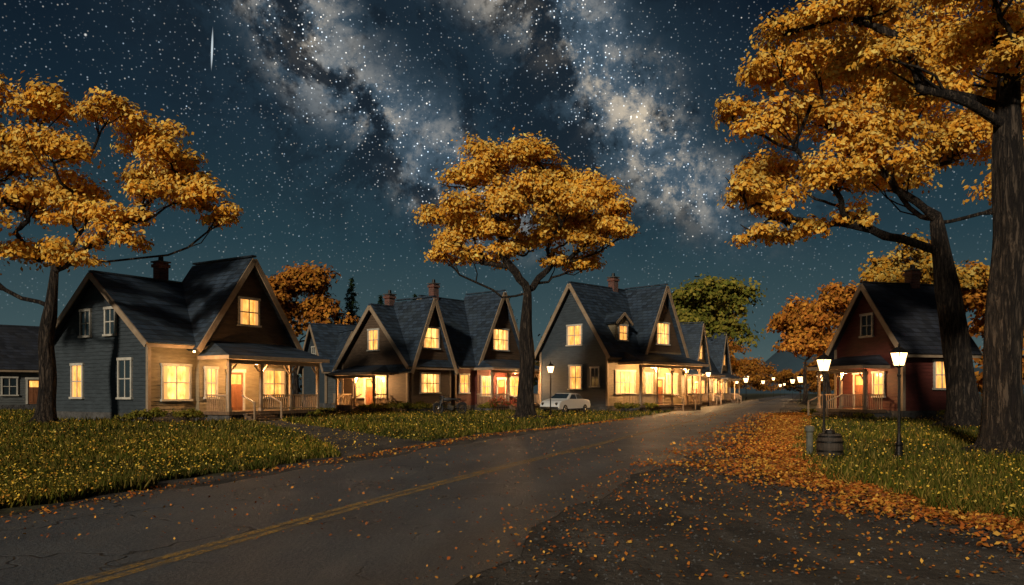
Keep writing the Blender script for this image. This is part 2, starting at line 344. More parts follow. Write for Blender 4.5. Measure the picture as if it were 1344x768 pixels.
# ---------------------------------------------------------------- road network
cy=np.array([-60,-10,0,6.2,11.2,15.4,24.1,39.2,87,236,900.]); cx=np.array([-24,-8.6,-5.3,-3.35,-1.8,-.35,2.95,8.55,25.8,80,322.])
RC=lambda y:np.interp(y,cy,cx)
def smoothRC(y): return (RC(y-1.5)+RC(y)+RC(y+1.5))/3
LE=lambda y:np.interp(y,[-60,0,9.5,13.6,18.9,27.5,32.7,49,90,900],[-33,-9,-6.4,-5.7,-3.9,-1.6,.8,7.9,22.3,316])
RE=lambda y:np.interp(y,[-60,0,6,8.7,12,14.9,20.9,52,100,900],[-10,9,7.4,5.7,5.4,5.6,7.5,19.2,35.5,328])
def strip(name,ys,left,right,z,mat,nx=2):
    mb=MB()
    for i,y in enumerate(ys):
        for k in range(nx): mb.v.append((float(left(y)+(right(y)-left(y))*k/(nx-1)),float(y),z))
    for i in range(len(ys)-1):
        for k in range(nx-1): j=i*nx+k; mb.f.append((j,j+1,j+nx+1,j+nx))
    o=mb.obj(name,mat); me=o.data; at=me.attributes.new('across','FLOAT','POINT')
    at.data.foreach_set('value',np.array([v[0]-smoothRC(v[1]) for v in mb.v],dtype=np.float32)); return o
m,t,b=newmat('grass_soil',.95); v=objc(t)
n=t.noise(v,.25,4,.7); n2=t.noise(v,6,4,.7)
c=t.mix(t.mapr(n,.35,.65),(.034,.036,.012),(.068,.058,.02)); c=t.mix(t.mapr(n2,.35,.7,0,.7),c,(.02,.016,.009)); t.l(c,b.inputs['Base Color']); bump(t,b,n2,.8,.06); M['ground']=m
gm=MB(); gx=np.concatenate([[-2500,-600],np.linspace(-150,200,71),[700,2500]]); gy=np.concatenate([[-400],np.linspace(-40,260,61),[600,1500,3500]])
for y in gy:
    for x in gx: gm.v.append((float(x),float(y),0.0))
W_=len(gx)
for j in range(len(gy)-1):
    for i in range(W_-1): k=j*W_+i; gm.f.append((k,k+1,k+W_+1,k+W_))
gm.obj('ground',M['ground'])
m,t,b=newmat('dirt_gravel',.95); v=objc(t)
n=t.noise(v,.7,4,.65); n2=t.noise(v,14,4,.75); n3=t.noise(t.scale(v,(1,.25,1)),1.6,4,.7,.5)
c=t.mix(t.mapr(n,.35,.65),(.026,.021,.017),(.080,.064,.048)); c=t.mix(t.mapr(n3,.45,.7,0,.75),c,(.15,.125,.10)); c=t.mix(t.mapr(n2,.4,.75,0,.65),c,(.014,.011,.008))
t.l(c,b.inputs['Base Color']); 
bump(t,b,t.m('ADD',t.m('MULTIPLY',n,3.0),n2),1.0,.07); M['dirt']=m
ys=list(np.arange(-40,60,.8))+list(np.arange(60,900,12))
wob=lambda y,s:.25*math.sin(y*1.3+s)+.15*math.sin(y*3.1+s*2)
strip('dirt_shoulder',ys,lambda y:LE(y)-.1+wob(y,1),lambda y:RE(y)+.2+wob(y,2),.004,M['dirt'])
m,t,b=newmat('asphalt',.75); v=objc(t)
at=t.n('ShaderNodeAttribute',attribute_name='across'); ac=at.outputs['Fac']
n=t.noise(v,.35,4,.65); n2=t.noise(v,28,3,.8); n3=t.noise(t.scale(v,(.9,.2,1)),2.2,4,.7,.4)
c=t.mix(t.mapr(n,.35,.65),(.032,.036,.041),(.064,.067,.070)); c=t.mix(t.mapr(n2,.5,.75,0,.8),c,(.17,.168,.16)); c=t.mix(t.mapr(n2,.25,.45,.8,0),c,(.009,.009,.009))
c=t.mix(t.mapr(n3,.5,.7,0,.5),c,(.10,.095,.085))
ed=t.m('ADD',t.m('ABSOLUTE',t.m('ADD',ac,.4)),t.m('MULTIPLY',t.m('SUBTRACT',t.noise(v,.9,4,.7),.5),2.4))
c=t.mix(t.mapr(ed,2.2,3.6,0,.85),c,(.078,.065,.05))
trk=t.m('ABSOLUTE',t.m('SUBTRACT',t.m('ABSOLUTE',t.m('ADD',ac,-.1)),1.55)); c=t.mix(t.m('MULTIPLY',t.mapr(trk,.1,.6,.55,0,True),t.mapr(n3,.35,.6)),c,(.11,.107,.10))
cr=t.n('ShaderNodeTexVoronoi',feature='DISTANCE_TO_EDGE')
nz=t.n('ShaderNodeTexNoise'); t.l(v,nz.inputs['Vector']); nz.inputs['Scale'].default_value=1.5
t.l(t.vm('ADD',v,nz.outputs['Color']),cr.inputs['Vector']); cr.inputs['Scale'].default_value=.5
ck=t.m('MULTIPLY',t.mapr(cr.outputs[0],0,.014,1,0),t.mapr(t.noise(v,.3,2),.45,.55))
c=t.mix(ck,c,(.006,.006,.006)); t.l(c,b.inputs['Base Color']); t.l(t.mapr(n,.3,.7,.42,.7),b.inputs['Roughness']); b.inputs['Specular IOR Level'].default_value=.5
bump(t,b,t.m('ADD',n2,t.m('SUBTRACT',t.m('MULTIPLY',n,2.0),ck)),.9,.03); M['asphalt']=m
strip('road',ys,lambda y:smoothRC(y)-3.7+wob(y,3)*.6-.3*(y>20),lambda y:smoothRC(y)+2.9+min(1,max(0,(y-12)/15))*1.0+wob(y,5)*.6,.010,M['asphalt'],5)
m,t,b=newmat('road_line_paint',.7); v=objc(t)
n=t.noise(v,3.5,4,.75); n2=t.noise(v,22,3,.8)
b.inputs['Base Color'].default_value=(.42,.24,.055,1)
al=t.m('MULTIPLY',t.mapr(n,.36,.56,.15,.9),t.mapr(n2,.38,.58,.2,1)); t.l(al,b.inputs['Alpha']); M['paint']=m
for dx in(-.09,.08): strip('center_line',ys,lambda y,dx=dx:smoothRC(y)+dx-.06,lambda y,dx=dx:smoothRC(y)+dx+.06,.015,M['paint'])
dp=[(-1.2,17.5,2.6),(-3.2,22,1.9),(-5.2,26,1.4),(-7.6,31,1.15),(-10.4,36.5,1.0),(-13.4,42.6,.9)]
DP=np.array(dp)
mb=MB()
for q in np.linspace(0,len(dp)-1,40):
    x=float(np.interp(q,range(6),DP[:,0])); y=float(np.interp(q,range(6),DP[:,1])); wd=float(np.interp(q,range(6),DP[:,2])) 
    mb.v+=[(x-wd+wob(y,7)*.3,y-wd*.35,.007),(x+wd+wob(y,9)*.3,y+wd*.35,.007)]
for i in range(39): mb.f.append((2*i,2*i+1,2*i+3,2*i+2))
mb.obj('driveway',M['dirt'])
# ---------------------------------------------------------------- foliage tools
def fast_mesh(name,V,nper,mat,cols=None,parent=None):
    V=np.asarray(V,dtype=np.float32).reshape(-1,3); nv=len(V); nf=nv//nper
    me=bpy.data.meshes.new(name); me.vertices.add(nv); me.vertices.foreach_set('co',V.ravel())
    me.loops.add(nv); me.loops.foreach_set('vertex_index',np.arange(nv,dtype=np.int32))
    me.polygons.add(nf); me.polygons.foreach_set('loop_start',np.arange(0,nv,nper,dtype=np.int32))
    me.update(calc_edges=True); 
    if cols is not None:
        a=me.attributes.new('col','FLOAT_COLOR','POINT'); c4=np.ones((nv,4),np.float32); c4[:,:3]=np.repeat(cols,nper,axis=0); a.data.foreach_set('color',c4.ravel())
    me.materials.append(mat); me.validate()
    o=bpy.data.objects.new(name,me); COL.objects.link(o)
    if parent: o.parent=parent
    return o
def leafmat(name,trans=.35):
    m=bpy.data.materials.new(name); m.use_nodes=True; t=NT(m.node_tree); t.t.nodes.clear()
    at=t.n('ShaderNodeAttribute',attribute_name='col'); d=t.n('ShaderNodeBsdfDiffuse'); o=t.n('ShaderNodeOutputMaterial')
    t.l(at.outputs['Color'],d.inputs[0])
    if trans:
        tr=t.n('ShaderNodeBsdfTranslucent'); mx=t.n('ShaderNodeMixShader'); t.l(at.outputs['Color'],tr.inputs[0]); mx.inputs[0].default_value=trans
        t.l(d.outputs[0],mx.inputs[1]); t.l(tr.outputs[0],mx.inputs[2]); t.l(mx.outputs[0],o.inputs[0])
    else: t.l(d.outputs[0],o.inputs[0])
    return m
M['leaf']=leafmat('leaf_foliage',.27); M['grass']=leafmat('grass_blades',0); M['litter']=leafmat('fallen_leaf',0); M['farleaf']=leafmat('distant_foliage',0)
def unit(a): return a/np.maximum(np.linalg.norm(a,axis=-1,keepdims=True),1e-6)
def leaf_quads(P,N,s,asp=.62):
    n=len(P); r=unit(rng.normal(size=(n,3))); T=unit(np.cross(N,r)); Bt=np.cross(N,T)
    s=(s*rng.uniform(.6,1.3,n))[:,None]
    return np.stack([P-T*s,P+Bt*s*asp+N*s*.15,P+T*s,P-Bt*s*asp+N*s*.15],axis=1)
PAL_G=np.array([(.88,.46,.06),(.92,.57,.11),(.82,.38,.04),(.92,.52,.09),(.70,.29,.03),(.92,.65,.17)])
PAL_O=np.array([(.55,.20,.03),(.42,.14,.025),(.62,.27,.04),(.30,.11,.02)])
PAL_GR=np.array([(.16,.16,.025),(.22,.19,.03),(.11,.115,.02),(.3,.23,.04)])
PAL_D=np.array([(.05,.045,.015),(.09,.06,.02),(.035,.04,.015),(.14,.07,.02)])
def puffs(blobs,k,frac=.5,sq=.72):
    out=[]
    for (x,y,z,r) in blobs:
        for i in range(k):
            d=unit(rng.normal(size=3)); 
            if d[2]<-.3: d[2]*=-.4
            q=r*.8*rng.uniform(.45,1.1); out.append((x+d[0]*q,y+d[1]*q,z+d[2]*q*sq,r*frac*rng.uniform(.6,1.2)))
    return out
def leafcloud(pf,dens,size,pal,bright=1.0):
    Vs=[];Cs=[]
    for (x,y,z,r) in pf:
        n=max(6,int(dens*r*r/(size*size)))
        d=unit(rng.normal(size=(n,3))); d[:,2]=np.where(d[:,2]<-.3,-d[:,2]*.6,d[:,2]); rad=rng.uniform(.25,1.0,n)**.55
        rag=1+.3*np.sin(d[:,0]*7+x)*np.sin(d[:,1]*6+y)+.15*rng.normal(size=n)
        P=np.array([x,y,z])+d*(rad*r*rag)[:,None]*np.array([1,1,.85])
        N=unit(d*.95+rng.normal(size=(n,3))*.36+np.array([-.15,-.45,.2]))
        c=pal[rng.integers(0,len(pal),n)]*rng.uniform(.72,1.12,(n,1))*rng.uniform(.72,1.12)*bright
        Vs.append(leaf_quads(P,N,size)); Cs.append(c)
    return np.concatenate(Vs),np.clip(np.concatenate(Cs),0,.92)
m,t,b=newmat('bark',.95); v=objc(t); vs=t.scale(v,(1,1,.13)); n=t.noise(vs,13,4,.7,.4); nb_=t.noise(v,1.2,3)
hgt=t.mapr(n,.4,.6,0,1,True)
t.l(t.mix(hgt,(.008,.005,.004),t.mix(nb_,(.04,.029,.021),(.08,.056,.037))),b.inputs['Base Color']); bump(t,b,hgt,1.0,.12); M['bark']=m
def tubes(mb,chain,rad,ns=8,ridge=0,seed=0):
    pts=[Vector(p) for p in chain]; prev=None; i0=len(mb.v)
    for i,p in enumerate(pts):
        d=(pts[min(i+1,len(pts)-1)]-pts[max(i-1,0)]).normalized()
        if prev is None: a=d.orthogonal().normalized()
        else: a=(prev-d*prev.dot(d)).normalized()
        prev=a; c=d.cross(a)
        for k in range(ns):
            an=2*math.pi*k/ns; rr=rad[i]*(1+ridge*(.5*math.sin(an*5+seed+i*.25)+.4*math.sin(an*9+i*.4+seed)+.25*math.sin(an*13-i*.3)))
            mb.v.append(tuple(p+(a*math.cos(an)+c*math.sin(an))*rr))
    for i in range(len(pts)-1):
        for k in range(ns): j=i0+i*ns; mb.f.append((j+k,j+(k+1)%ns,j+ns+(k+1)%ns,j+ns+k))
def catmull(pts,n):
    P=np.array(pts,float); t=np.linspace(0,len(P)-1,n); out=[]
    for q in t:
        i=min(int(q),len(P)-2); f=q-i; p0=P[max(i-1,0)];p1=P[i];p2=P[i+1];p3=P[min(i+2,len(P)-1)]
        out.append(.5*((2*p1)+(-p0+p2)*f+(2*p0-5*p1+4*p2-p3)*f*f+(-p0+3*p1-3*p2+p3)*f**3))
    return np.array(out)
def tree(name,loc,trunk,r0,r1,blobs,size,dens=1.0,k=9,pal=PAL_G,bright=1.0,frac=.5,tip=.045,twigs=4,roots=5,first=12,mat='leaf'):
    E=empty(name,(loc[0],loc[1],0)); mb=MB()
    T=catmull(trunk,26); nodes=[tuple(p) for p in T]; par=[-1]+list(range(25)); ntr=26
    order=sorted(blobs,key=lambda q:np.linalg.norm(np.array(q[:3])-T[-1]))
    def addpath(i0,tgt,nseg,wig):
        a=np.array(nodes[i0]); bq=np.array(tgt); L=np.linalg.norm(bq-a); last=i0
        mid=np.array([0,0,1])*L*.10*rng.uniform(.3,1.4); lat=rng.normal(size=3)*L*wig
        for s in range(1,nseg+1):
            f=s/nseg; w=math.sin(math.pi*f); p=a+(bq-a)*f - mid*w*(1 if a[2]<bq[2]-1 else -1)+lat*w+rng.normal(size=3)*L*.015*(f<1)
            nodes.append(tuple(p)); par.append(last); last=len(nodes)-1
        return last
    for bl in order:
        c=np.array(bl[:3]); best=None
        for i,nn in enumerate(nodes):
            if i<first and i<ntr: continue
            dd=np.linalg.norm(c-np.array(nn)); dz=c[2]-nn[2]; dh=np.linalg.norm(c[:2]-np.array(nn[:2]))
            pen=3.0 if dz<.35*dh-.3 else 0
            cost=dd+pen+(.5*np.linalg.norm(np.array(nn)-T[-1]) if i>=ntr else .15*abs(nn[2]-T[-1][2]))
            if best is None or cost<best[0]: best=(cost,i)
        e=addpath(best[1],c,6,.07); 
        for q in range(twigs):
            d=unit(rng.normal(size=3)); d[2]=abs(d[2]); st=int(e-rng.integers(0,4))
            addpath(st,c+d*bl[3]*.85,3,.08)
    n=len(nodes); area=np.zeros(n); ch=[[] for _ in range(n)]
    for i in range(1,n): ch[par[i]].append(i)
    for i in range(n-1,-1,-1):
        if not ch[i]: area[i]=tip**2.1*.3
        else: area[i]=sum(area[c] for c in ch[i])
    rad=np.array([max(.016,(a)**(1/2.1)) for a in area])
    lim=max(rad[ntr:].max(),1e-3); rad[ntr:]*=min(1.25,r1*.62/lim)
    for i in range(ntr):
        z=max(0,T[i][2]); rad[i]=r0+(r1-r0)*(i/(ntr-1))+r0*.75*math.exp(-z/(r0*1.0))
        if i>17: rad[i]*=1-.055*(i-17)
    def chain(i):
        c=[i]
        while ch[i]:
            j=max(ch[i],key=lambda q:area[q] if i>=ntr else (1e9 if q<ntr else area[q])); c.append(j); i=j
        return c
    stack=[0]
    while stack:
        s=stack.pop(); c=chain(s); full=([par[s]] if par[s]>=0 else [])+c
        rr=[rad[q] for q in full]
        if par[s]>=0: rr[0]=min(rr[1]*1.25,rad[par[s]])
        rr[-1]*=.5
        tubes(mb,[nodes[q] for q in full],rr,36 if s==0 else (8 if rr[0]>.08 else 5),.10 if s==0 else 0.04,s)
        cs=set(c)
        for q in c:
            for w_ in ch[q]:
                if w_ not in cs: stack.append(w_)
    for i in range(roots):
        an=2*math.pi*i/roots+rng.uniform(-.3,.3); L=r0*rng.uniform(2.2,3.6)
        tubes(mb,[(math.cos(an)*r0*.6,math.sin(an)*r0*.6,r0*.9),(math.cos(an)*r0*1.25,math.sin(an)*r0*1.25,r0*.3),(math.cos(an+.15)*L*.8,math.sin(an+.15)*L*.8,.03),(math.cos(an+.2)*L*1.2,math.sin(an+.2)*L*1.2,-.12)],[r0*.5,r0*.35,r0*.2,r0*.08],8,.06,i)
    mb.obj('trunk_and_limbs',M['bark'],E,smooth=True)
    V,C=leafcloud(puffs(blobs,k,frac),dens,size,pal,bright)
    fast_mesh('crown',V,4,M[mat],C,E); return E
def D(bl,depth,seed,f=1.2):
    r=np.random.default_rng(seed); return [(x,float(r.uniform(-depth,depth)),z,rr*f) for (x,z,rr) in bl]
left=D([(0,14.7,1.5),(-1.4,13.3,1.7),(1.2,12.4,1.5),(4.3,13.7,1.5),(3.5,14.3,1.1),(6.1,12.4,1.3),(4.9,11.9,1.3),(7.7,10.2,1.3),(8.3,9.6,.8),(5.7,10.3,1.1),(-1,10.6,1.8),(1.9,9.7,1.4),(3.7,8.4,1.2),(-1,8.0,1.5),(1.9,7.6,1.0),(-3,12,2),(-3.4,9.3,1.9),(-4,6.9,1.4),(4.3,9.2,1.1),(-5.5,11,2),(-5,14,1.8),(-2.8,15,1.4),(6.9,11.3,1.1),(.3,11.3,1.3)],2.2,1,1.27)
tree('maple_tree',(-22.3,38),[(0,0,-.2),(.15,0,2),(0,.1,4),(.3,0,5.5),(.5,0,7.5)],.38,.28,left,.12,3.2,11)
cen=D([(.4,14.0,1.4),(-1.7,13.5,1.4),(2.3,13.2,1.4),(-3.2,12.5,1.3),(3.6,12.1,1.4),(-4.4,11.1,1.3),(0,12,1.6),(-2.1,11.2,1.5),(2.1,11,1.5),(4.6,10.7,1.2),(-3.9,9.7,1.2),(-4.2,8.6,.9),(-1.3,10,1.3),(1.4,10,1.3),(3.5,9.7,1.2),(-2.5,8.8,1.0),(3.5,8.6,1.0),(0,12.8,1.6),(1.2,11.8,1.5),(-1,10.9,1.4),(4.9,11.2,.9),(-2.9,10.3,1.3),(2.9,10.9,1.3),(.2,9.7,1.1),(5.2,10.0,.8),(1.5,8.9,.8),(-1.3,9,.8)],2.3,2,1.35)
tree('maple_tree',(.76,44),[(0,0,-.2),(.0,0,1.6),(.1,0,3.2),(0,0,4.8),(.1,0,7.0)],.44,.36,cen,.115,3.2,11,first=13)
ra=D([(-8.7,14.3,1.4),(-6.8,14.8,1.5),(-4.5,14.7,1.7),(-9.9,13.3,.9),(-8.5,12.2,1.3),(-6.1,12.7,1.6),(-3.8,12.1,1.6),(-10.1,9.5,1.0),(-8.4,10,1.3),(-6.4,9.8,1.3),(-9.2,7.9,.8),(-7.1,8.1,.9),(-5.1,8.6,.9),(-1.9,13.4,1.9),(.4,11.8,1.9),(2.3,13.4,2),(2.5,9.8,1.7),(-2.2,16.5,1.9),(1.5,16,2),(-4,10.6,1.3),(4.5,11.5,2),(-7.3,11.2,1.3),(-5,11.3,1.2),(-8.9,8.8,.9),(-2.2,10.8,1.2)],2.4,3,1.3)
tree('maple_tree',(19.4,34),[(0,0,-.2),(-.3,0,2.2),(-.6,0,4.6),(-.9,0,6.5),(-1.3,0,9)],.58,.44,ra,.115,3.0,11)
rb=D([(-4.9,11,.9),(-3.8,10.7,1.0),(-2.6,10.2,1.1),(-1.3,10.6,1.2),(0,10.2,1.2),(-3.0,9.2,.7),(-1.7,9.2,.8),(-.4,8.9,.7),(.9,9.3,1.0),(-3,12.2,1.4),(-.5,12.5,1.6),(1.8,12,1.5),(-5,12.2,1.2),(2.6,10,1.4)],1.8,4,1.2)
tree('oak_tree',(12.15,19.6),[(0,0,-.2),(-.1,0,1.6),(-.05,0,3.4),(.15,0,5.4),(.05,0,7.6),(.1,0,9.6)],.42,.38,rb,.072,2.9,11,roots=7)
def simple(name,loc,h,r,pal,size=.35,n=10,seed=0,bright=1.0,dens=2.8):
    q=np.random.default_rng(seed); bl=[]
    for i in range(n):
        d=unit(q.normal(size=3)); bl.append((d[0]*r*.62,d[1]*r*.62,h*.64+d[2]*h*.2,r*.55*q.uniform(.75,1.15)))
    bl.append((0,0,h*.83,r*.5)); bl.append((0,0,h*.62,r*.6))
    return tree(name,loc,[(0,0,-.2),(.1,0,h*.12),(0,.1,h*.24),(.1,0,h*.4)],.028*h**.9,.018*h**.9,bl,size,dens,8,pal,bright,tip=.05,twigs=2,roots=3,mat='farleaf')
simple('autumn_tree',(-24.5,90),16.5,6.0,PAL_O,.24,14,11,.75)
simple('autumn_tree',(-32,86),11,4.5,PAL_D,.28,8,12)
simple('oak_tree',(30,122),19.5,8.2,PAL_GR,.33,18,13,.85)
simple('autumn_tree',(29.3,74),12,4.2,PAL_O,.22,12,14,.9)
simple('autumn_tree',(29.5,58),13.5,4.4,PAL_G,.18,12,15,.52)
simple('autumn_tree',(37,60),12.5,4.5,PAL_O,.22,11,16,.85)
simple('autumn_tree',(44,92),15,5,PAL_O,.28,10,17,.8)
simple('autumn_tree',(40,46),13,5,PAL_O,.2,11,18,.8)
simple('autumn_tree',(27,38.5),9.5,3.4,PAL_G,.15,10,19,.5)
simple('autumn_tree',(37.5,102),14,5,PAL_O,.3,12,21,.8)
simple('autumn_tree',(8,105),13,4.5,PAL_D,.33,9,20,1)
def pine(loc,h,r,seed):
    q=np.random.default_rng(seed); E=empty('pine_tree',(loc[0],loc[1],0)); mb=MB(); mb.cyl((0,0,-.2),(0,0,h),h*.02,.03,8); mb.obj('trunk',M['bark'],E)
    Vs=[];Cs=[];z=h*.12
    while z<h:
        rr=r*(1-z/h)**.85+.12
        for k in range(9):
            an=q.uniform(0,6.28); L=rr*q.uniform(.7,1.15); n=int(26*L/ r*2)+6; f=q.uniform(.05,1,n)
            P=np.stack([np.cos(an)*L*f,np.sin(an)*L*f,z-L*f*.28+q.normal(size=n)*.08],1)+q.normal(size=(n,3))*.1
            N=unit(q.normal(size=(n,3))*.6+np.array([0,0,1])); Vs.append(leaf_quads(P,N,.2,.35)); Cs.append(np.array([(.02,.035,.015)])*q.uniform(.5,1.7,(n,1)))
        z+=h*.035
    fast_mesh('needles',np.concatenate(Vs),4,M['farleaf'],np.concatenate(Cs),E)
pine((-18.5,92),14.5,3.2,1); pine((-15.8,96),13,2.9,2); pine((-12,99),13.5,2.8,3); pine((-.5,92),12.5,3,4); pine((-21.5,98),12.5,2.6,5)
bl=[];q=np.random.default_rng(5)
for i in range(110):
    x=q.uniform(-130,14); y=q.uniform(118,150); bl.append((x,y,q.uniform(1.5,6),q.uniform(2.5,4)))
V,C=leafcloud(puffs(bl,4,.55),1.6,.5,PAL_D,.8)
bl2=[]
for i in range(130):
    y=q.uniform(140,420); sd=q.choice([-1,1]); x=RC(y)+sd*q.uniform(8,26)+ (sd>0)*2; bl2.append((x,y,q.uniform(2,12)*(1+y/900),q.uniform(3,5)))
for i in range(50):
    y=q.uniform(75,150); x=RC(y)+q.uniform(15,40); bl2.append((x,y,q.uniform(1.5,8),q.uniform(2,3.6)))
for i in range(80): bl2.append((q.uniform(140,200),q.uniform(430,470),q.uniform(2,12),q.uniform(4.5,6.5)))
V2,C2=leafcloud(puffs(bl2,5,.55),1.8,.45,PAL_O,.6)
fast_mesh('distant_trees',np.concatenate([V,V2]),4,M['farleaf'],np.concatenate([C,C2]))
m,t,b=newmat('hill_forest_hazed',1.0); v=objc(t); t.l(t.mix(t.noise(v,.02,4,.7),(.025,.050,.070),(.04,.075,.098)),b.inputs['Base Color']); M['hill']=m  # bluish distance haze is put into the forest colour
hb=MB(); xs=np.linspace(-1500,2200,370); 
for j,(yy) in enumerate(np.linspace(1000,1500,14)):
    e=math.sin(math.pi*j/13)
    for x in xs:
        z=62*math.exp(-((x-410)/52)**2)+34*math.exp(-((x-520)/110)**2)+22+8*math.sin(x*.011)+5*math.sin(x*.037+1)+1.5*math.sin(x*.11)
        hb.v.append((float(x*(1+j*.02)),float(yy),float(z*e*1.15-2)))
for j in range(13):
    for i in range(369): k=j*370+i; hb.f.append((k,k+1,k+371,k+370))
hb.obj('hills',M['hill'],smooth=True)
def bush(loc,r,pal=PAL_GR,size=.06):
    E=empty('bush',(loc[0],loc[1],0)); bl=[(rng.uniform(-r,r)*.7,rng.uniform(-r,r)*.5,r*.35,r*.5) for _ in range(5)]
    mb=MB()
    for i in range(9): 
        a=rng.uniform(0,6.28); mb.cyl((0,0,-.05),(math.cos(a)*r*.6,math.sin(a)*r*.6,r*.7),.02,.008,5)
    mb.obj('stems',M['bark'],E); V,C=leafcloud(puffs(bl,8),2.5,size,pal,.8); fast_mesh('leaves',V,4,M['leaf'],C,E)
for x,y,r in[(-17.4,38.0,1.0),(-15.9,38.7,.95),(-19.3,39.5,.6),(-8.3,57.5,1.2),(-6.9,58.3,1.2),(-5.4,60.5,.9),(-2.2,62.0,1.0),(5.0,61.0,1.0),(8.6,60.0,1.0),(10.6,62.2,1.0),(-10.5,59.5,1.0),(24.2,43.4,.9),(-11.6,46.2,.7),(19.5,44,.5)]:
    bush((x,y),r)
V,C=leafcloud(puffs([(-1.0,60.4,.6,.8),(0,61.5,.5,.8)],7),2.0,.08,np.array([(.3,.05,.03),(.12,.1,.03),(.4,.12,.05)]))
fast_mesh('flower_bed',V,4,M['leaf'],C)
# ---------------------------------------------------------------- grass
def blades(name,x,y,hgt,wd,pal):
    n=len(x); a=rng.uniform(0,6.28,n); w=wd*rng.uniform(.6,1.4,n); h=hgt*rng.uniform(.4,1.3,n); ln=rng.normal(size=(n,2))*h[:,None]*.35
    P=np.stack([x,y,np.full(n,-.01)],1); Tt=np.stack([np.cos(a),np.sin(a),np.zeros(n)],1)*w[:,None]
    V=np.stack([P-Tt,P+Tt,P+np.stack([ln[:,0],ln[:,1],h],1)],1)
    pt_=(np.sin(x*.55+np.sin(y*.5)*1.5)+np.sin(y*.45+x*.2)+2)/4
    c=pal[rng.integers(0,len(pal),n)]*rng.uniform(.4,1.25,(n,1)); c=c*(.8+pt_[:,None]*np.array([1.0,.7,.15])); fast_mesh(name,V,3,M['grass'],c)
GP=np.array([(.044,.056,.012),(.062,.072,.014),(.034,.046,.010),(.10,.09,.022),(.18,.135,.04)])
def ndrive(x,y):
    xd=np.interp(y,DP[:,1],DP[:,0]); wd=np.interp(y,DP[:,1],DP[:,2]); return (np.abs(x-xd)>wd*.95)|(y>43)|(y<17)
def inhouse(x,y):
    r=np.zeros(len(x),bool)
    for (cx_,cy_,a_,w_,d_) in((-18.26,40,58,9.1,8.8),(-7.87,60,50,4.5,7.7),(-4.6,64.5,50,8.3,7.4),(7.42,62,45,9.9,7),(22.1,45,15,4.4,5.8)):
        ca,sa=math.cos(math.radians(a_)),math.sin(math.radians(a_)); u=(x-cx_)*ca+(y-cy_)*sa; v_=-(x-cx_)*sa+(y-cy_)*ca
        r|=(u>-.1)&(u<w_+.1)&(v_>-2.4)&(v_<d_)
    return r
def samp(n,y0,y1,p,x0f,x1f):
    u=rng.uniform(0,1,n); e=1-p; y=(y0**e+u*(y1**e-y0**e))**(1/e); a=x0f(y); b_=x1f(y); x=a+rng.uniform(0,1,n)*(b_-a); return x,y
wv=lambda x,y:.35*np.sin(y*1.7)+.25*np.sin(y*4.1+1)
patch=lambda x,y:(np.sin(x*.9+np.sin(y*.7)*2)+np.sin(y*.8+x*.3)+rng.normal(size=len(x))*.7)
x,y=samp(170000,8.5,75,1.6,lambda y:-.68*y-3,lambda y:LE(y)+.3)
k=(x<LE(y)+wv(x,y)*.6)&ndrive(x,y)&~inhouse(x,y)&(patch(x,y)>-1.9); x,y=x[k],y[k]
hh=np.where(y<30,.16,.2)*(1+.35*np.sin(x*1.3)*np.sin(y*.9))
x2,y2=samp(110000,5.5,70,1.7,lambda y:RE(y)-.3,lambda y:.72*y+6)
k=(x2>RE(y2)+wv(x2,y2)*.5)&~inhouse(x2,y2)&(patch(x2,y2)>-1.9); x2,y2=x2[k],y2[k]
X=np.concatenate([x,x2]);Y=np.concatenate([y,y2]); blades('grass',X,Y,np.concatenate([hh,np.full(len(x2),.17)]),.008+.0007*Y,GP)
# ---------------------------------------------------------------- fallen leaves
FP=np.array([(.50,.17,.03),(.6,.26,.04),(.34,.09,.02),(.2,.07,.025),(.42,.12,.02),(.65,.34,.06)])
YP=np.array([(.8,.5,.06),(.7,.38,.04),(.85,.6,.12),(.6,.26,.04),(.8,.5,.06),(.75,.45,.06)])
def scatter(name,sets,pal):
    x=np.concatenate([a[0] for a in sets]);y=np.concatenate([a[1] for a in sets]);z=np.concatenate([a[2] for a in sets]);s=np.concatenate([np.full(len(a[0]),a[3]) for a in sets])
    P=np.stack([x,y,z],1); N=unit(rng.normal(size=(len(x),3))*.45+np.array([0,-.1,1]))
    fast_mesh(name,leaf_quads(P,N,s+.0007*y,.7),4,M['litter'],pal[rng.integers(0,6,len(x))]*rng.uniform(.6,1.1,(len(x),1)))
st_=[]
n=34000; u=rng.uniform(0,1,n); y=6.5+(u**1.5)*50; off=np.abs(rng.normal(size=n))*np.where(y<14,.75,1.3); x=RE(y)+.35-off*(1+.3*np.sin(y*2)); k=(x>smoothRC(y)+2.0)&(y<60); st_.append((x[k],y[k],.02+rng.uniform(0,.03,k.sum()),.027))
n=4500; x,y=samp(n,6.3,60,1.4,lambda y:smoothRC(y)+2.4,lambda y:RE(y)+1); st_.append((x,y,np.full(n,.025),.016))
n=1300; x,y=samp(n,8,60,1.2,lambda y:smoothRC(y)-4,lambda y:smoothRC(y)+3); st_.append((x,y,np.full(n,.028),.014))
n=1800; y=rng.uniform(9,45,n); x=LE(y)+.3+np.abs(rng.normal(size=n))*.35; st_.append((x,y,np.full(n,.025),.02))
scatter('fallen_leaves',st_,FP); st_=[]
n=4500; x,y=samp(n,7,50,1.5,lambda y:RE(y),lambda y:.7*y+5); st_.append((x,y,rng.uniform(.12,.21,n),.014))
n=8000; x,y=samp(n,9,60,1.3,lambda y:-.68*y-2,lambda y:LE(y)+.2); k=~inhouse(x,y); st_.append((x[k],y[k],rng.uniform(.12,.23,k.sum()),.013))
scatter('lawn_flowers',st_,YP)
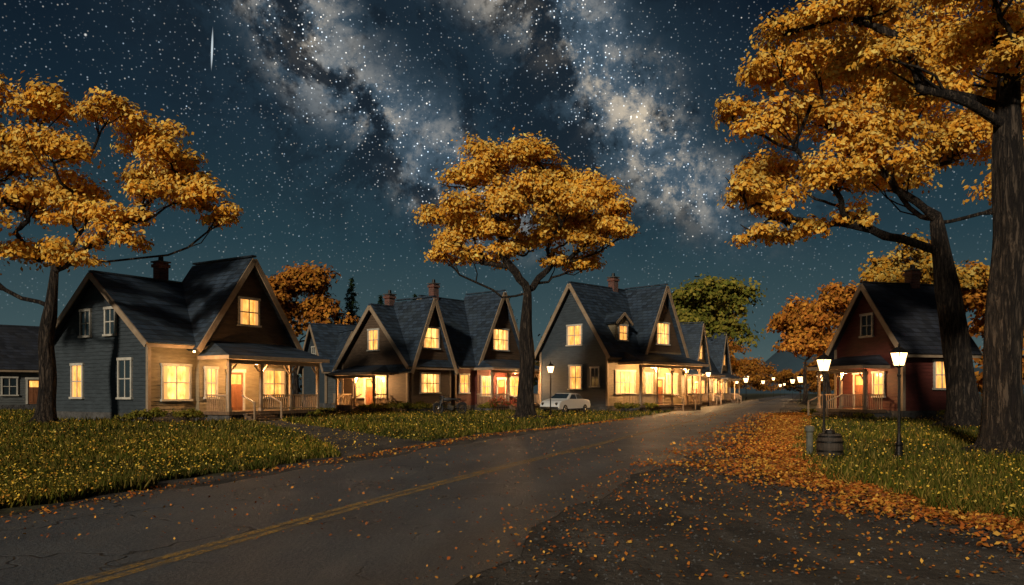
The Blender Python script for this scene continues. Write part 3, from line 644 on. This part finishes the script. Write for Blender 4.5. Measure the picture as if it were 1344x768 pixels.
n=3500; x,y=samp(n,5.5,30,1.7,lambda y:smoothRC(y)+2.4,lambda y:RE(y)); s=rng.uniform(.006,.022,n); base=np.array([(1,0,0),(0,1,0),(-1,0,0),(0,-1,0),(0,0,.8)]); fs=[(0,1,4),(1,2,4),(2,3,4),(3,0,4)]
Pv=base[None]*s[:,None,None]*rng.uniform(.6,1.3,(n,5,1))+np.stack([x,y,np.full(n,.006)],1)[:,None]; V=Pv[:,np.array(fs)].reshape(-1,3); fast_mesh('gravel',V,3,M['stone'])
# ---------------------------------------------------------------- street lamps
m=bpy.data.materials.new('lantern_glass'); m.use_nodes=True; t=NT(m.node_tree); t.t.nodes.clear(); e=t.n('ShaderNodeEmission'); e.inputs[0].default_value=(1,.6,.25,1); e.inputs[1].default_value=8
tr=t.n('ShaderNodeBsdfTransparent'); mx=t.n('ShaderNodeMixShader'); mx.inputs[0].default_value=.45; o=t.n('ShaderNodeOutputMaterial'); t.l(tr.outputs[0],mx.inputs[1]); t.l(e.outputs[0],mx.inputs[2]); t.l(mx.outputs[0],o.inputs[0]); M['lglass']=m
def lamp(loc,h,power,sc=1.0):
    E=empty('street_lamp',(loc[0],loc[1],0),.4); mb=MB(); hh=h-.5*sc
    mb.lathe([(0,0),(.13,0),(.13,.06),(.09,.1),(.075,.3),(.09,.34),(.05,.42),(.034,.6),(.03,hh-.25),(.045,hh-.22),(.03,hh-.18),(.03,hh-.05),(.07*sc,hh-.02),(.09*sc,hh)],n=14); mb.obj('pole',M['iron'],E,smooth=False)
    f=MB(); b0,b1=.075*sc,.125*sc; z0,z1=hh,hh+.28*sc
    for sx,sy in((1,1),(1,-1),(-1,-1),(-1,1)): f.beam((sx*b0,sy*b0,z0),(sx*b1,sy*b1,z1),.014*sc,.014*sc)
    f.box(-b0-.01,b0+.01,-b0-.01,b0+.01,z0-.02,z0); 
    i=len(f.v); ro=b1+.03*sc; f.v+=[(-ro,-ro,z1),(ro,-ro,z1),(ro,ro,z1),(-ro,ro,z1),(-.04*sc,-.04*sc,z1+.13*sc),(.04*sc,-.04*sc,z1+.13*sc),(.04*sc,.04*sc,z1+.13*sc),(-.04*sc,.04*sc,z1+.13*sc)]
    for q in((0,1,2,3),(4,5,6,7),(0,1,5,4),(1,2,6,5),(2,3,7,6),(3,0,4,7)): f.f.append(tuple(i+k for k in q))
    f.lathe([(.03*sc,z1+.13*sc),(.035*sc,z1+.16*sc),(.015*sc,z1+.18*sc),(.022*sc,z1+.2*sc),(0,z1+.24*sc)],n=10); f.obj('lantern_frame',M['iron'],E)
    gl=MB()
    c=[(1,1),(1,-1),(-1,-1),(-1,1)]
    for i in range(4):
        p=c[i];r=c[(i+1)%4]; e=.97; gl.poly([(p[0]*b0*e,p[1]*b0*e,z0),(r[0]*b0*e,r[1]*b0*e,z0),(r[0]*b1*e,r[1]*b1*e,z1),(p[0]*b1*e,p[1]*b1*e,z1)])
    gl.obj('lantern_glass',M['lglass'],E)
    bu=MB(); bu.lathe([(0,z0+.04),(.03*sc,z0+.06),(.045*sc,z0+.14*sc),(.03*sc,z0+.2*sc),(0,z0+.22*sc)],n=10); bu.obj('bulb',M['bulb'],E)
    if power: plight('lamp_light',(0,0,z0+.12*sc),power,(1,.54,.2),E,.06*sc)
lamp((8.65,17.8),2.6,650); lamp((7.95,20.3),2.55,650); lamp((2.25,46.5),3.3,1600,1.3)
for x,y,h,p in((47,160,5,9000),(72.5,230,5.5,0),(62,176,5,9000),(43.5,120,4.5,8000),(34.8,88,4.5,7000),(21.2,86,4,8000),(100,320,6,0),(118,345,6,0),(38,135,4.5,0),(56,190,6,0),(86,262,7,0),(96,285,5,0),(24,62,3.2,5500)):
    lamp((x,y),h,p,3.0 if y>100 else 1.6)
# ---------------------------------------------------------------- barrel and bollard
E=empty('barrel',(7.1,17.8,0)); mb=MB(); mb.lathe([(0,0),(.23,0),(.27,.12),(.285,.28),(.27,.44),(.235,.56),(.235,.58),(.2,.58),(.2,.53),(0,.53)],n=24); mb.obj('staves',mat_noisy('barrel_wood',(.02,.015,.01),(.07,.05,.035),6,.7,stretch=(4,4,.4),bs=.6),E,smooth=False)
mb=MB()
for z,r in((.08,.262),(.2,.285),(.4,.282),(.52,.252)): mb.lathe([(r,z-.018),(r+.008,z-.018),(r+.008,z+.018),(r-.004,z+.018)],n=24)
mb.obj('hoops',M['iron'],E)
mb=MB(); mb.lathe([(0,.53),(.12,.53),(.12,.6),(.1,.66),(.05,.68),(0,.68)],n=16); mb.obj('lid_knob',M['iron'],E)
E=empty('bollard',(6.95,18.6,0)); mb=MB(); mb.lathe([(0,0),(.1,0),(.1,.05),(.08,.08),(.075,.56),(.105,.6),(.11,.68),(.08,.72),(0,.73)],n=16); mb.obj('post',mat_noisy('weathered_metal',(.05,.055,.045),(.13,.13,.10),6,.6),E)
# ---------------------------------------------------------------- car
def car(loc,rz):
    E=empty('parked_car',(loc[0],loc[1],0),rz)
    pm,tt_,bb=newmat('white_car_paint',.3); bb.inputs['Base Color'].default_value=(.45,.45,.43,1)
    prof=[(-2.0,.35),(-2.08,.6),(-2.0,.85),(-1.75,.95),(-1.25,1.0),(-.75,1.4),(.35,1.45),(1.0,1.0),(1.75,.88),(2.05,.7),(2.1,.4),(2.0,.3)]
    def body(sec):
        v=[];f=[];n=len(prof)
        for (yy,sx,sz) in sec:
            for (x,z) in prof:
                zz=z if z<1.0 else 1.0+(z-1.0)*sz
                v.append((x*sx,yy,zz))
        for s in range(len(sec)-1):
            for i in range(n): f.append((s*n+i,s*n+(i+1)%n,(s+1)*n+(i+1)%n,(s+1)*n+i))
        f.append(tuple(range(n))); f.append(tuple((len(sec)-1)*n+i for i in range(n))); return v,f
    mb=MB(); mb.v,mb.f=body([(-.85,.97,.0),(-.82,1,.02),(-.66,1,.9),(-.55,1,1),(.55,1,1),(.66,1,.9),(.82,1,.02),(.85,.97,0)]); mb.obj('body',pm,E,bevel=.03)
    g=MB()
    for s in(-1,1):
        for xa,xb,xc,xd in((-1.05,-.25,-.25,-.68),(-.17,.72,.3,-.17)): g.poly([(xa,s*.832,1.02),(xb,s*.832,1.02),(xc,s*.70,1.36),(xd,s*.70,1.36)])
    g.poly([(.95,-.7,1.06),(.95,.7,1.06),(.46,.6,1.40),(.46,-.6,1.40)]); g.poly([(-1.24,-.7,1.04),(-1.24,.7,1.04),(-.84,.6,1.37),(-.84,-.6,1.37)]); g.obj('windows',M['dark'],E)
    w=MB();hb_=MB()
    for x in(-1.3,1.3):
        for s in(-1,1): w.torus((x,s*.78,.32),(0,1,0),.23,.1); hb_.cyl((x,s*.74,.32),(x,s*.87,.32),.17,.14,14)
    w.obj('tyres',M['rubber'],E,True); hb_.obj('hubcaps',M['steel'],E)
    p=MB(); p.box(-2.18,-2.06,-.8,.8,.4,.52); p.box(2.07,2.2,-.8,.8,.36,.48); p.obj('bumpers',M['steel'],E,bevel=.02)
    l=MB()
    for s in(-.6,.6): l.cyl((2.0,s,.68),(2.1,s,.68),.11,.1,14)
    l.obj('headlights',M['steel'],E); l=MB()
    for s in(-.68,.6): l.box(-2.1,-2.04,s,s+.12,.62,.8)
    l.obj('tail_lights',mat_noisy('tail_light_red',(.3,.01,.01),(.4,.02,.02),3,.2),E)
car((3.95,58.5),math.radians(232))
# ---------------------------------------------------------------- motorcycle
E=empty('motorcycle',(-4.2,54.0,0),math.radians(-150)); E.scale=(1.25,1.25,1.25)
w=MB();rm=MB();fr_=MB();pt=MB();st=MB()
for x in(-.7,.7):
    w.torus((x,0,.32),(0,1,0),.27,.06); rm.torus((x,0,.32),(0,1,0),.21,.015,24,6); rm.cyl((x,-.06,.32),(x,.06,.32),.05,.05,10)
    for i in range(12): a=i*math.pi/6; rm.cyl((x,0,.32),(x+.21*math.cos(a),0,.32+.21*math.sin(a)),.006,.006,4)
for s in(-.09,.09): rm.cyl((.7,s,.32),(.42,s*.8,1.0),.025,.022,8); fr_.cyl((-.7,s,.32),(-.1,s,.36),.022,.022,8); rm.cyl((-.7,s,.33),(-.45,s,.78),.028,.02,8)
for a,b_ in(((.42,0,.92),(-.35,0,.78)),((.42,0,.85),(.25,0,.3)),((.25,0,.3),(-.25,0,.3)),((-.25,0,.3),(-.4,0,.76))): fr_.cyl(a,b_,.025,.025,8)
rm.cyl((.4,-.36,1.1),(.4,.36,1.1),.016,.016,8); rm.cyl((.52,0,.92),(.64,0,.9),.1,.11,16); rm.cyl((-.05,-.16,.3),(-.95,-.17,.3),.035,.045,10)
for z in(.34,.42,.5,.58): rm.cyl((.05,0,z-.02),(.06,0,z+.02),.13,.13,14)
rm.cyl((-.02,-.12,.36),(-.02,.12,.36),.14,.14,14)
n=10
for i,(x,r) in enumerate(((.40,.03),(.36,.1),(.2,.15),(0,.14),(-.12,.06))):
    for k in range(n): pt.v.append((x,math.cos(2*math.pi*k/n)*r*.85,.82+math.sin(2*math.pi*k/n)*r*.75))
for i in range(4):
    for k in range(n): pt.f.append((i*n+k,i*n+(k+1)%n,(i+1)*n+(k+1)%n,(i+1)*n+k))
for x0,a0,a1 in((-.7,.4,2.6),(.7,.5,2.3)):
    for i in range(8):
        t0=a0+(a1-a0)*i/8;t1=a0+(a1-a0)*(i+1)/8; pt.hexa([(x0+.35*math.cos(t0),-.08,.32+.35*math.sin(t0)),(x0+.35*math.cos(t0),.08,.32+.35*math.sin(t0)),(x0+.35*math.cos(t1),.08,.32+.35*math.sin(t1)),(x0+.35*math.cos(t1),-.08,.32+.35*math.sin(t1))],[(x0+.37*math.cos(t0),-.08,.32+.37*math.sin(t0)),(x0+.37*math.cos(t0),.08,.32+.37*math.sin(t0)),(x0+.37*math.cos(t1),.08,.32+.37*math.sin(t1)),(x0+.37*math.cos(t1),-.08,.32+.37*math.sin(t1))])
st.box(-.62,-.12,-.13,.13,.78,.88)
w.obj('tyres',M['rubber'],E,True); rm.obj('engine_and_chrome',M['steel'],E); fr_.obj('frame',M['iron'],E); pt.obj('tank_and_fenders',mat_noisy('dark_paint',(.03,.03,.03),(.05,.05,.05),3,.25),E,True); st.obj('seat',M['rubber'],E,bevel=.04)
# ---------------------------------------------------------------- moonlight
sl=bpy.data.lights.new('moonlight','SUN'); sl.energy=2.9; sl.angle=math.radians(4); sl.color=(1.0,.9,.74)
so=bpy.data.objects.new('moonlight',sl); COL.objects.link(so)
dirv=Vector((.34,.82,-.36)); so.rotation_euler=dirv.to_track_quat('-Z','Y').to_euler()
# ---------------------------------------------------------------- night sky
w=bpy.data.worlds.new("World"); S.world=w; w.use_nodes=True; t=NT(w.node_tree); bg=w.node_tree.nodes['Background']
dv=t.vm('NORMALIZE',t.n('ShaderNodeTexCoord').outputs['Generated']); sp=t.n('ShaderNodeSeparateXYZ'); t.l(dv,sp.inputs[0]); z=sp.outputs[2]
base=t.ramp(z,[(0,(.09,.125,.115)),(.07,(.046,.082,.09)),(.18,(.019,.046,.061)),(.32,(.0075,.019,.032)),(.44,(.0035,.0078,.016)),(1,(.003,.006,.012))])
nz=t.noise(dv,5,4,.6,0); nf=t.noise(dv,16,6,.72,.12); nd=t.noise(t.vm('ADD',dv,(3.1,1.7,.4)),9,6,.7,.25)
def band(nrm,wd):
    d=t.m('ABSOLUTE',t.m('ADD',t.vm('DOT_PRODUCT',dv,nrm),t.m('MULTIPLY',t.m('SUBTRACT',nz,.5),.13))); return t.mapr(d,0,wd,1,0,True)
N1=(-.750,.1075,-.652); N2=(-.7195,.3193,-.6167)
fade=t.mapr(z,.14,.26,0,1,True); fy=t.mapr(sp.outputs[1],0,.3,0,1)
b1=t.m('MULTIPLY',band(N1,.085),fade); b2=t.m('MULTIPLY',band(N2,.08),fade); bb=t.m('MULTIPLY',t.m('MAXIMUM',b1,b2),fy)
wide=t.m('MULTIPLY',t.m('MULTIPLY',t.m('MAXIMUM',band(N1,.22),band(N2,.22)),fade),fy)
glow=t.m('MULTIPLY',bb,t.mapr(nf,.34,.62,.2,1))
nc=t.noise(dv,7,2); core=t.m('MULTIPLY',t.m('MULTIPLY',t.m('POWER',bb,1.3),t.mapr(nf,.44,.62,0,1,True)),t.mapr(nc,.42,.58,.3,1))
dark=t.m('MULTIPLY',wide,t.mapr(nd,.48,.58,0,.92,True))
c=t.mix(t.m('MULTIPLY',wide,.6),base,(.024,.047,.068)); c=t.mix(t.m('MULTIPLY',glow,.9),c,(.12,.18,.24)); c=t.mix(t.m('MULTIPLY',core,.9),c,(.70,.58,.42)); c=t.mix(dark,c,(.006,.011,.018))
def stars(scale,rad,thr,amp,seed,pw):
    vo=t.n('ShaderNodeTexVoronoi'); t.l(t.vm('ADD',dv,(seed,seed*.7,0)),vo.inputs['Vector']); vo.inputs['Scale'].default_value=scale
    s2=t.n('ShaderNodeSeparateColor'); t.l(vo.outputs['Color'],s2.inputs[0])
    br=t.m('POWER',t.mapr(s2.outputs[0],thr,1,0,1),pw); k=t.mapr(vo.outputs['Distance'],rad*.2,rad,1,0,True)
    tint=t.mix(s2.outputs[1],(.6,.8,1),(1,.9,.75)); return t.m('MULTIPLY',t.m('MULTIPLY',br,k),amp),tint
zf=t.mapr(z,.04,.25,.08,1)
for sc,rd,th,am,sd,pw in((250,.28,.05,.8,0,2.0),(85,.09,.2,1.6,5.1,2.8),(22,.045,.4,4.5,9.2,2.4)):
    s,ti=stars(sc,rd,th,am,sd,pw); s=t.m('MULTIPLY',s,zf)
    if sc>70: s=t.m('MULTIPLY',s,t.m('ADD',.6,t.m('MULTIPLY',bb,2.4)))
    c=t.mix(1.0,c,t.mix(1.0,ti,s,'MULTIPLY'),'ADD')
dm=t.m('ABSOLUTE',t.vm('DOT_PRODUCT',dv,(-.931,-.364,.031))); al=t.mapr(z,.352,.396,0,1); prof=t.m('MULTIPLY',t.m('MULTIPLY',al,t.m('SUBTRACT',1.0,al)),4)
mt=t.m('MULTIPLY',t.m('LESS_THAN',dm,t.m('MULTIPLY',prof,.0010)),t.m('MULTIPLY',t.m('GREATER_THAN',sp.outputs[1],0),prof))
c=t.mix(t.m('MULTIPLY',mt,.8),c,(.7,.8,.85))
t.l(c,bg.inputs['Color']); bg.inputs['Strength'].default_value=1.0
